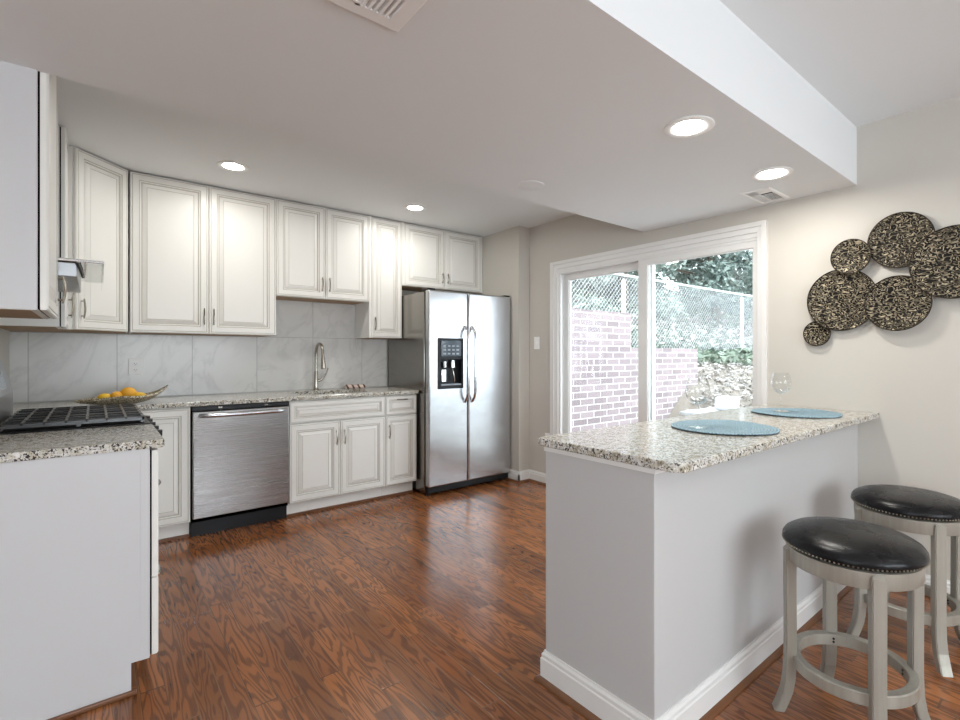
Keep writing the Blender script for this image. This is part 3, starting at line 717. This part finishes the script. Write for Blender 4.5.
# ------------------------------------------------------------------ range hood
T=thing('range_hood','slim stainless range hood with a clear visor beyond the near cabinet','range hood',(0,0,0))
HY0,HY1=2.857,3.612
bm=bmesh.new(); box(bm,XL+.002,-.060,HY0+.02,HY1-.005,1.565,1.628,bev=.004); mesh_obj('body',bm,M['steel_range'],T)
bm=bmesh.new(); box(bm,XL+.002,.030,HY0,HY1,1.630,1.642,bev=.002); mesh_obj('top_tray',bm,M['chrome'],T)
bm=bmesh.new(); box(bm,-.035,.028,HY0+.012,HY0+.0165,1.545,1.629); mesh_obj('visor_glass',bm,M['visor'],T)
bm=bmesh.new(); box(bm,.0235,.028,HY0+.017,HY1-.012,1.585,1.629); mesh_obj('visor_glass',bm,M['visor'],T)
bm=bmesh.new(); tube(bm,[(-.058,HY0+.012,1.626),(-.048,HY0+.012,1.60),(-.040,HY0+.012,1.562)],[.010,.008,.005],8); mesh_obj('bracket',bm,M['iron'],T)
bm=bmesh.new(); box(bm,XL+.002,XL+.22,3.09,3.38,1.643,ZC-.002,bev=.003); mesh_obj('chimney',bm,M['steel_range'],T)

# ------------------------------------------------------------------ fruit dish on the back counter
DXc,DYc,DZc=.118,3.935,.915
T=thing('fruit_dish','long boat shaped speckled dish with upswept tip behind the range','dish',(DXc,DYc,DZc),math.radians(4))
bm=bmesh.new(); NS=28; NT=10; prev=None
def dish_pt(t,s,off):
    # t in -1..1 along, s in -1..1 across
    x=t*(.215 if t<0 else .245); wv=.100*(1-abs(t)**2.2)**.75+.004*(1 if t>0 else .3)
    if t>0.75: wv=max(wv,.011)
    base=.004+.030*abs(t)**2.0*(1 if t<0 else 1) + (.075*max(0,t)**3.2)
    rim=.052*(1-abs(t)**1.6)+base
    z=base+(rim-base)*abs(s)**2.0
    return (x,s*wv,z+off)
top=[[bm.verts.new(dish_pt(-1+2*i/NS,-1+2*j/NT,.006)) for j in range(NT+1)] for i in range(NS+1)]
bot=[[bm.verts.new((p[0],p[1]*1.03,p[2])) for p in [dish_pt(-1+2*i/NS,-1+2*j/NT,-.004) for j in range(NT+1)]] for i in range(NS+1)]
for i in range(NS):
    for j in range(NT):
        f=bm.faces.new((top[i][j],top[i+1][j],top[i+1][j+1],top[i][j+1])); f.smooth=True
        f=bm.faces.new((bot[i][j],bot[i][j+1],bot[i+1][j+1],bot[i+1][j])); f.smooth=True
    bm.faces.new((top[i][0],bot[i][0],bot[i+1][0],top[i+1][0])); bm.faces.new((top[i][NT],top[i+1][NT],bot[i+1][NT],bot[i][NT]))
bm.faces.new([top[0][j] for j in range(NT+1)]+[bot[0][j] for j in range(NT,-1,-1)]); bm.faces.new([top[NS][j] for j in range(NT,-1,-1)]+[bot[NS][j] for j in range(NT+1)])
mesh_obj('shell',bm,M['dish'],T)
def fruit(label,x,y,z,r,mat,st=1.2,rot=0):
    bm=bmesh.new(); bmesh.ops.create_uvsphere(bm,u_segments=24,v_segments=16,radius=r)
    for v in bm.verts:
        k=v.co.x/r; v.co.x*=st; v.co.x+=math.copysign(max(0,abs(k)-.9)*r*.9,k)
    o=mesh_obj('fruit',bm,mat,smooth=True,loc=(x,y,z),rot=(0,.1,rot)); tag(o,label,'fruit','fruit in the long dish')
fruit('largest orange fruit on top in the middle of the long dish',DXc+.040,DYc,DZc+.074,.036,M['fruit'],1.12)
fruit('small orange fruit second from the left in the long dish',DXc-.018,DYc-.01,DZc+.060,.027,M['fruit'],1.15,.4)
fruit('low yellow orange fruit at the left end of the long dish',DXc-.072,DYc-.005,DZc+.053,.024,M['lemon'],1.5,.1)
fruit('flat yellow fruit at the right end of the long dish',DXc+.095,DYc-.005,DZc+.054,.022,M['lemon'],1.6,-.1)

# rolled towel
bm=bmesh.new(); pts=[(x,.004*math.sin(x*70),.021) for x in [-.085+.17*i/24 for i in range(25)]]
rs=[.019+.002*math.sin(i*2.1) if 0<i<24 else .014 for i in range(25)]
tube(bm,pts,rs,16); tag(mesh_obj('rolled_towel',bm,M['towel'],loc=(1.815,4.41,.9145),rot=(0,0,-.25)),'striped rolled towel lying on the counter right of the faucet','towel')

# ------------------------------------------------------------------ outlet / switches
def plate(name,label,cat,loc,rotz,w,h,kind):
    T=thing(name,label,cat,loc,rotz); bm=bmesh.new(); box(bm,-w/2,w/2,-.006,0,-h/2,h/2,bev=.0025); mesh_obj('cover_plate',bm,M['white_plastic'],T)
    if kind=='outlet':
        for s_ in (-1,1):
            bm=bmesh.new(); box(bm,-.017,.017,-.0085,-.006,s_*.022-.014,s_*.022+.014,bev=.002)
            r_=mesh_obj('receptacle',bm,M['white_plastic'],T); bm=bmesh.new()
            box(bm,-.008,-.006,-.0089,-.0084,s_*.022-.003,s_*.022+.006); box(bm,.006,.008,-.0089,-.0084,s_*.022-.003,s_*.022+.005); box(bm,-.002,.002,-.0089,-.0084,s_*.022-.010,s_*.022-.006)
            mesh_obj('slot',bm,M['gap'],r_)
    else:
        bm=bmesh.new(); box(bm,-.005,.005,-.016,-.006,-.012,.010,bev=.002); mesh_obj('toggle',bm,M['white_plastic'],T)
    return T
plate('wall_outlet','white electrical outlet on the marble look backsplash above the dish','outlet',(.222,YW-.0092,1.140),0,.080,.122,'outlet')
plate('light_switch','white light switch on the wall left of the patio door','light switch',(XR-.0003,3.512,1.338),-PI/2,.072,.118,'switch')
plate('wall_outlet','small white outlet low on the wall near the refrigerator','outlet',(XR-.0003,3.36,.43),-PI/2,.072,.118,'outlet')

# ------------------------------------------------------------------ ceiling fittings
def downlight(label,x,y,z,r,ri,mat,group):
    T=thing('recessed_light',label,'recessed light',(x,y,z),0,group)
    bm=bmesh.new(); lathe(bm,[(r,-.0005),(r,-.004),(r-.006,-.007),(ri+.006,-.005),(ri,-.002),(ri,-.0005)],48); mesh_obj('trim_ring',bm,M['white_plastic'],T)
    bm=bmesh.new(); lathe(bm,[(0,-.003),(ri+.002,-.003)],48)
    bmesh.ops.reverse_faces(bm,faces=[f for f in bm.faces if f.normal.z>0] or []); 
    bm.normal_update()
    mesh_obj('lens',bm,mat,T)
downlight('lit recessed light over the upper cabinets left of the sink',.691,3.684,ZC,.093,.056,M['lamp'],'recessed lights')
downlight('lit recessed light in the kitchen ceiling before the refrigerator',2.056,3.737,ZC,.093,.056,M['lamp'],'recessed lights')
downlight('large lit recessed light in the soffit nearest the camera',1.882,1.108,ZS,.100,.062,M['lamp_s'],'recessed lights')
downlight('lit recessed light in the soffit beside the small vent',2.700,1.115,ZS,.100,.066,M['lamp_s'],'recessed lights')
for (x,y) in ((2.3,-1.0),(.6,-1.0),(1.5,-2.2)):  # unseen lamps added for fill light from behind the camera
    downlight('added fill light in the dining ceiling behind the camera',x,y,ZH,.11,.085,M['lamp_fill'],'added fill lights')
bm=bmesh.new(); lathe(bm,[(0,-.004),(.068,-.004),(.072,-.003),(.074,-.0005)],40)
tag(mesh_obj('ceiling_cover',bm,M['ceil'],loc=(1.855,2.057,ZS)),'round blank white cover plate on the soffit underside','ceiling cover')
# big register
def register(label,x0,x1,y0,y1,z,style):
    T=thing('ceiling_vent',label,'vent',((x0+x1)/2,(y0+y1)/2,z)); hx,hy=(x1-x0)/2,(y1-y0)/2
    bm=bmesh.new(); m_=.040 if style=='big' else .020
    fr=[(hx,hy,-.0005),(hx,hy,-.003),(hx-.006,hy-.006,-.007),(hx-m_,hy-m_,-.007),(hx-m_-.001,hy-m_-.001,-.0005)]
    RR=[[bm.verts.new((a*sx,b*sy,zz)) for sx,sy in ((-1,-1),(1,-1),(1,1),(-1,1))] for a,b,zz in fr]
    for a,b in zip(RR,RR[1:]):
        for i in range(4): bm.faces.new((a[i],a[(i+1)%4],b[(i+1)%4],b[i]))
    mesh_obj('frame',bm,M['white_plastic'],T)
    bm=bmesh.new(); box(bm,-hx+m_,hx-m_,-hy+m_,hy-m_,-.0012,-.0004); mesh_obj('duct_opening',bm,M['gap'],T)
    bm=bmesh.new()
    if style=='big':
        ix,iy=hx-m_,hy-m_
        # slats in three directions, like a multi way diffuser
        xs_=[ix-.100,-ix+.100]
        box(bm,xs_[0]-.006,xs_[0]+.006,-iy,iy,-.0075,-.001); box(bm,xs_[1]-.006,xs_[1]+.006,-iy,iy,-.0075,-.001)
        box(bm,-ix,ix,-iy,-iy+.006,-.0075,-.001); box(bm,-ix,ix,iy-.006,iy,-.0075,-.001)
        for s_ in (1,-1):
            for i in range(6):
                xx=s_*(ix-.008-i*.0165); prism(bm,[(xx-.0035,-.001),(xx+.0035+s_*0,-.001),(xx+.0085,-.0085),(xx+.0015,-.0085)],'y',-iy,iy)
        k=int((2*iy)/.016)
        for i in range(k):
            yy=-iy+.008+i*.016; prism(bm,[(yy-.0035,-.001),(yy+.0025,-.001),(yy+.0075,-.0085),(yy+.0015,-.0085)],'x',xs_[1],xs_[0])
    else:
        ix,iy=hx-m_,hy-m_
        for i in range(7):
            xx=ix-.012-i*.022; box(bm,xx-.0032,xx+.0032,-iy,iy*.15,-.004,-.001)
        box(bm,-ix,ix,iy*.15,iy*.30,-.004,-.001); box(bm,-ix,-ix+.075,-iy,iy,-.004,-.001)
        for i in range(5):
            yy=iy*.30+.004+i*.009; box(bm,-ix,ix,yy,yy+.0045,-.004,-.001)
    mesh_obj('louvers',bm,M['white_plastic'],T)
    return T
register('large white ceiling vent with angled louvers at the top edge',.315,.675,.985,1.330,ZS,'big')
register('small white ceiling vent beside the right recessed light',2.895,3.185,1.212,1.376,ZS,'small')

# ------------------------------------------------------------------ wall discs
def disc(label,y,z,r,x_off,tilt=0):
    T=thing('wall_disc',label,'wall decor',(XR-x_off,y,z),0,'hammered metal wall discs')
    bm=bmesh.new(); nr=max(8,int(r*110)); na=96
    def hgt(px,py,rad):
        return -.016*(1-(rad/r)**2)+0.0022*mnoise.noise(Vector((px*55+y*30,py*55,z*9)))
    c0=bm.verts.new((hgt(0,0,0)*-1,0,0)); prev=None
    for i in range(1,nr+1):
        rad=r*i/nr; ring=[]
        for j in range(na):
            a=2*PI*j/na; py,pz=rad*math.cos(a),rad*math.sin(a); ring.append(bm.verts.new((-hgt(py,pz,rad),py,pz)))
        for j in range(na):
            if prev is None: f=bm.faces.new((c0,ring[j],ring[(j+1)%na]))
            else: f=bm.faces.new((prev[j],ring[j],ring[(j+1)%na],prev[(j+1)%na]))
            f.smooth=True
        prev=ring
    mesh_obj('hammered_plate',bm,M['bronze'],T)
    bm=bmesh.new(); tube_pts=[(0,r*math.cos(2*PI*j/96),r*math.sin(2*PI*j/96)) for j in range(97)]; tube(bm,tube_pts,.003,6,caps=False); mesh_obj('rim',bm,M['bronze_rim'],T)
    bm=bmesh.new(); tube(bm,[(.018,0,0),(x_off-.001,0,0)],.012,10); tube(bm,[(.018,0,.0),(.018,0,.001)],.01,6); mesh_obj('standoff',bm,M['bronze_rim'],T)
disc('smallest bronze wall disc at the lower left of the cluster',1.077,1.351,.0705,.028)
disc('upper left small hammered bronze disc above the big left disc',.902,1.772,.095,.050)
disc('large hammered bronze disc at the middle left of the cluster',.953,1.538,.173,.030)
disc('lower middle hammered bronze disc right of the large left disc',.692,1.497,.142,.052)
disc('topmost hammered bronze disc in the wall cluster',.684,1.829,.142,.030)
disc('largest hammered bronze disc cut by the right photo edge',.463,1.680,.176,.058)

# ------------------------------------------------------------------ placemats and glasses
def placemat():
    bm=bmesh.new(); n=72; R_=.214; prof=[(0,.004),(.06,.004),(.12,.004),(.17,.0045),(.200,.0055),(.211,.0065),(.214,.005),(.212,.002),(.19,.0005),(0,.0005)]
    lathe(bm,prof,n)
    for v in bm.verts:
        a=math.atan2(v.co.y,v.co.x); rr_=math.hypot(v.co.x,v.co.y)
        if rr_>.15: v.co.z+=.0035*((rr_-.15)/.064)*(.6+.4*math.sin(2*a+.6)+.2*math.sin(5*a))
    return mesh_obj('placemat',bm,M['mat'])
p1=placemat(); p1.location=(2.05,1.046,.9145); tag(p1,'round woven blue placemat nearer the camera on the granite bar','placemat','blue placemats')
p2=p1.copy(); C.objects.link(p2); p2.location=(2.852,1.060,.9145); p2.rotation_euler=(0,0,2.3); p2['label']='round woven blue placemat at the wall end of the granite bar'
def wineglass():
    T=thing('wine_glass','empty stemmed wine glass on the nearer blue placemat','wine glass',(1.950,1.108,.9195),0,'wine glasses on placemats')
    th=.0016
    prof=[(0,.001),(.036,.001),(.037,.003),(.012,.007),(.0045,.016),(.0036,.05),(.0036,.085),(.006,.095),(.020,.102),(.036,.112),(.0475,.130),(.0520,.152),(.0500,.175),(.0440,.195),(.0375,.210),
          (.0375-th,.210),(.0440-th,.195),(.0500-th,.175),(.0520-th,.152),(.0475-th,.131),(.036-th,.114),(.019,.105),(0,.101)]
    bm=bmesh.new(); lathe(bm,[p for p in prof[7:]],48); mesh_obj('bowl',bm,M['stemware'],T)
    bm=bmesh.new(); lathe(bm,prof[:8],40); mesh_obj('stem',bm,M['stemware'],T)
    return T
w1=wineglass()
dup(w1,(2.846,1.128,.9195),.5,'empty stemmed wine glass on the placemat near the wall','wine glasses on placemats')

# ------------------------------------------------------------------ stools
def stool():
    T=thing('bar_stool','round black leather bar stool in front, nearest the camera','stool',(1.949,.548,0),0,'backless bar stools')
    bm=bmesh.new(); R_=.205
    lathe(bm,[(0,.575),(.185,.575),(.196,.578),(.202,.584),(.205,.592),(.204,.602),(.196,.614),(.178,.625),(.15,.633),(.10,.639),(.05,.641),(0,.6415)],72)
    se=mesh_obj('seat',bm,M['leather'],T)
    bm=bmesh.new()
    for i in range(104):
        a=2*PI*i/104; r_=.2035; m_=Matrix.Translation((r_*math.cos(a),r_*math.sin(a),.586)); bmesh.ops.create_icosphere(bm,subdivisions=1,radius=.0034,matrix=m_)
    o=mesh_obj('nailhead_trim',bm,M['nail'],se,smooth=True)
    bm=bmesh.new(); lathe(bm,[(.178,.520),(.192,.520),(.194,.523),(.194,.572),(.178,.574)],64,closed=True); mesh_obj('apron',bm,M['stoolwood'],T)
    bm=bmesh.new(); lathe(bm,[(0,.556),(.177,.556),(.177,.574),(0,.574)],40); mesh_obj('swivel_plate',bm,M['iron'],T)
    bm=bmesh.new(); lathe(bm,[(.155,.160),(.180,.160),(.183,.163),(.183,.197),(.180,.200),(.155,.200),(.152,.197),(.152,.163)],64,closed=True); mesh_obj('footrest_ring',bm,M['stoolwood'],T)
    ph=math.radians(126.3)
    for k in range(4):
        a=ph+k*PI/2; bm=bmesh.new(); path=[(.1835,.568),(.187,.558),(.188,.45),(.187,.30),(.187,.18),(.190,.12),(.198,.07),(.212,.03),(.224,0)]
        w2=.020; rings=[]
        for i,(r_,z_) in enumerate(path):
            dpt=.0165 if i>0 else .010
            rings.append([bm.verts.new((r_+dx*dpt,dy*w2*(1 if i>0 else .85),z_)) for dx,dy in ((-1,-1),(1,-1),(1,1),(-1,1))])
        for p_,q_ in zip(rings,rings[1:]):
            for i in range(4): f=bm.faces.new((p_[i],q_[i],q_[(i+1)%4],p_[(i+1)%4]))
        bm.faces.new(rings[0]); bm.faces.new(rings[-1][::-1])
        bmesh.ops.recalc_face_normals(bm,faces=bm.faces[:])
        es=[e for e in bm.edges if abs(e.verts[0].co.z-e.verts[1].co.z)>.005]
        bmesh.ops.bevel(bm,geom=es,offset=.003,segments=2,affect='EDGES')
        bmesh.ops.rotate(bm,verts=bm.verts[:],cent=(0,0,0),matrix=Matrix.Rotation(a,3,'Z'))
        lg=mesh_obj('leg',bm,M['stoolwood'],T)
        bm=bmesh.new()
        for dz in (-.006,.006):
            c_=Vector((.1515,.0,.18+dz)); c_.rotate(Matrix.Rotation(a,3,'Z')); d_=Vector((-.002,0,0)); d_.rotate(Matrix.Rotation(a,3,'Z'))
            tube(bm,[c_-d_,c_+d_],.004,8)
        mesh_obj('bolt',bm,M['iron'],lg)
    return T
s1=stool()
dup(s1,(2.664,0.537,0),math.radians(4.6),'round black leather bar stool behind, beside the right wall','backless bar stools')

# ------------------------------------------------------------------ outside: patio, brick wall, bank, fence, trees
struct(mesh_obj('ground_patio',bx(XR+.15,14,-6,3.5,-.16,-.10),M['concrete']))
BY=3.5
bm=bmesh.new(); box(bm,XR+.16,4.705,BY,BY+.22,-.10,1.700); box(bm,4.7052,6.159,BY,BY+.22,-.10,1.305)
struct(mesh_obj('wall_retaining',bm,M['brick']),'stepped red brick retaining wall outside the patio door','brick wall')
def smooth(a,b,t): t=min(1,max(0,(t-a)/(b-a))); return t*t*(3-2*t)
def terr(x,y):
    P=-.1+smooth(1.2,4.7,y)*1.26 if y<4.7 else 1.16
    P+=max(0,y-4.8)*.34
    if y<3.6: z=-.12+(P+.12)*smooth(4.6,6.1,x)
    elif x<6.15: z=max(P,1.16)
    else: z=P
    k=.05 if (x>6.2 or y>3.8) else .01
    return z+k*mnoise.noise(Vector((x*1.3,y*1.3,0)))
bm=bmesh.new()
def grid(bm,xa_,xb_,ya_,yb_,n1,n2):
    G=[[None]*(n2+1) for _ in range(n1+1)]
    for i in range(n1+1):
        for j in range(n2+1):
            x=xa_+(xb_-xa_)*(i/n1)**1.3; y=ya_+(yb_-ya_)*(j/n2)**1.3; G[i][j]=bm.verts.new((x,y,terr(x,y)))
    for i in range(n1):
        for j in range(n2): f=bm.faces.new((G[i][j],G[i+1][j],G[i+1][j+1],G[i][j+1])); f.smooth=True
grid(bm,XR+.2,6.149,3.725,20,24,50); grid(bm,4.55,6.161,.8,3.498,20,30); grid(bm,6.162,24,.8,20,50,60)
struct(mesh_obj('ground_bank',bm,M['soil']))
def leaves(bm,pts,size,up=.4):
    for p in pts:
        s_=size*random.uniform(.6,1.3); n_=Vector((random.gauss(0,1),random.gauss(0,1),random.gauss(0,1)+up)).normalized()
        t=n_.cross(Vector((random.random(),random.random(),random.random()))).normalized(); b=n_.cross(t)
        p=Vector(p); v=[bm.verts.new(p+t*s_*a+b*s_*c_) for a,c_ in ((-1,0),(-.2,-.5),(1,0),(-.2,.5))]
        bm.faces.new(v)
bm=bmesh.new(); P=[]
for _ in range(14000):
    x=random.uniform(5.3,13); y=random.uniform(1.5,3.36 if x<6.25 else 4.6); P.append((x,y,terr(x,y)+random.uniform(.01,.05)))
leaves(bm,P,.032,2)
tag(mesh_obj('leaf_litter',bm,M['dryleaf']),'dry pale leaves scattered over the bank outside the door','leaf litter',kind='stuff')
bm=bmesh.new(); P=[]
for _ in range(9000):
    x=random.uniform(3.6,16); y=random.uniform(4.0,6.5) ; P.append((x,y,terr(x,y)+random.uniform(.02,.16)))
for _ in range(5000):
    x=random.uniform(3.6,20); y=random.uniform(6,11) ; P.append((x,y,terr(x,y)+random.uniform(.02,.6)))
leaves(bm,P,.075,.8)
tag(mesh_obj('ivy',bm,M['ivy']),'pale green ivy ground cover on the bank around the fence','ivy',kind='stuff')
bm=bmesh.new(); P=[]
for _ in range(9000):
    x=random.uniform(3.6,18); y=random.uniform(4.7,9) ; P.append((x,y,terr(x,y)+random.uniform(.02,.35)))
leaves(bm,P,.06,.8)
tag(mesh_obj('fallen_leaves',bm,M['dryleaf']),'dry leaves among the ivy on the slope behind the fence','fallen leaves',kind='stuff')
# chain link fence
FYY=4.62; fz0,fz1=1.20,2.41
T=thing('chain_link_fence','white galvanised chain link fence with top rail on the bank','fence',(0,FYY,0))
bm=bmesh.new(); p_=.062; w_=.0032; xA,xB_=3.6,15.0; H=fz1-fz0-.03
def seg(a,b,off):
    d_=(b-a).normalized(); n_=Vector((-d_.z,0,d_.x))*w_
    vs=[bm.verts.new(a+n_),bm.verts.new(a+Vector((0,-w_,0))),bm.verts.new(a-n_)]; ve=[bm.verts.new(b+n_),bm.verts.new(b+Vector((0,-w_,0))),bm.verts.new(b-n_)]
    for i in range(3): bm.faces.new((vs[i],ve[i],ve[(i+1)%3],vs[(i+1)%3]))
x=xA-H
while x<xB_:
    for s_ in (1,-1):
        a=Vector((x,0.002*s_,fz0)); b=Vector((x+H,0.002*s_,fz0+H))
        if s_<0: a.z,b.z=b.z,a.z
        if a.x>=xA and b.x<=xB_: seg(a,b,0)
    x+=p_*1.2
mesh_obj('wire_mesh',bm,M['galv'],T)
bm=bmesh.new(); tube(bm,[(xA,0,fz1),(xB_,0,fz1)],.021,8); mesh_obj('top_rail',bm,M['galv'],T)
for x in (6.07,9.86,13.6): 
    bm=bmesh.new(); lathe(bm,[(0,-.1),(.030,-.1),(.030,fz1-fz0+.02),(.02,fz1-fz0+.05),(0,fz1-fz0+.055)],12,x,0.03,fz0-.1); mesh_obj('post',bm,M['galv'],T)
# trees on the slope
def tree(label,x,y,h,rad,n,mat,base=.9,size=.11):
    z0=terr(x,y); T=thing('tree',label,'tree',(x,y,z0-.05),0,'trees behind the fence')
    bm=bmesh.new(); pts=[(0,0,0)]+[(random.gauss(0,.05)*k,random.gauss(0,.05)*k,h*k/5) for k in range(1,6)]; tube(bm,pts,[.14,.12,.10,.08,.05,.02],8)
    for k in range(7):
        a=random.uniform(0,2*PI); zz=h*random.uniform(.3,.75); tube(bm,[(0,0,zz),(math.cos(a)*rad*.35,math.sin(a)*rad*.35,zz+.3),(math.cos(a)*rad*.8,math.sin(a)*rad*.8,zz+.5)],[.04,.025,.01],6)
    mesh_obj('trunk',bm,M['bark'],T)
    bm=bmesh.new(); P=[]
    n=int(n*2.4); size*=.72
    cl=[(random.gauss(0,rad*.45),random.gauss(0,rad*.45),random.uniform(base*.8,h),random.uniform(.3,.6)*rad*.7) for _ in range(36)]
    for i in range(n):
        c_=random.choice(cl); v=Vector((random.gauss(0,1),random.gauss(0,1),random.gauss(0,1))).normalized()*c_[3]*random.uniform(.6,1.05); v.z*=.6
        P.append((c_[0]+v.x,c_[1]+v.y,c_[2]+v.z))
    leaves(bm,P,size,.6); mesh_obj('crown',bm,mat,T)
tree('dense dark tree high at the right side of the patio glass',13.2,7.0,4.2,1.8,5200,M['tree1'])
tree('pale leafy tree behind the fence at the centre of the glass',10.4,8.2,4.0,1.9,5200,M['tree2'])
tree('small green tree left of the pale tree behind the fence',8.6,9.4,3.4,1.7,4200,M['tree2'])
tree('broad dark tree far up the slope between the others',12.6,10.6,5.5,2.4,6000,M['tree1'],.5,.14)
tree('thin bare looking tree seen through the left door pane',7.6,11.5,4.0,1.4,900,M['tree2'])
tree('wide pale tree at the left edge of the right door pane',9.4,7.2,3.3,1.6,4200,M['tree2'],.3)
tree('far dark tree at the top right beyond the dense tree',17.5,8.6,5.5,2.4,5000,M['tree1'],.5,.14)
# patio table with a box
TX,TY,TZ=3.93,2.02,.74
T=thing('patio_table','white patio table just outside the sliding door','table',(4.15,2.05,-.10))
bm=bmesh.new(); box(bm,-.36,.36,-.27,.27,.815,.845,bev=.008); mesh_obj('table_top',bm,M['ceramic'],T)
for sx in (-1,1):
    for sy in (-1,1):
        bm=bmesh.new(); tube(bm,[(sx*.30,sy*.21,.815),(sx*.33,sy*.24,0)],[.018,.014],8); mesh_obj('leg',bm,M['vinyl'],T)
bm=bmesh.new(); box(bm,-.10,.10,-.08,.08,0,.115,bev=.02,seg=3); tag(mesh_obj('storage_box',bm,M['ceramic'],loc=(4.22,2.12,.746),rot=(0,0,.2)),'small rounded pale box standing on the white patio table','box')
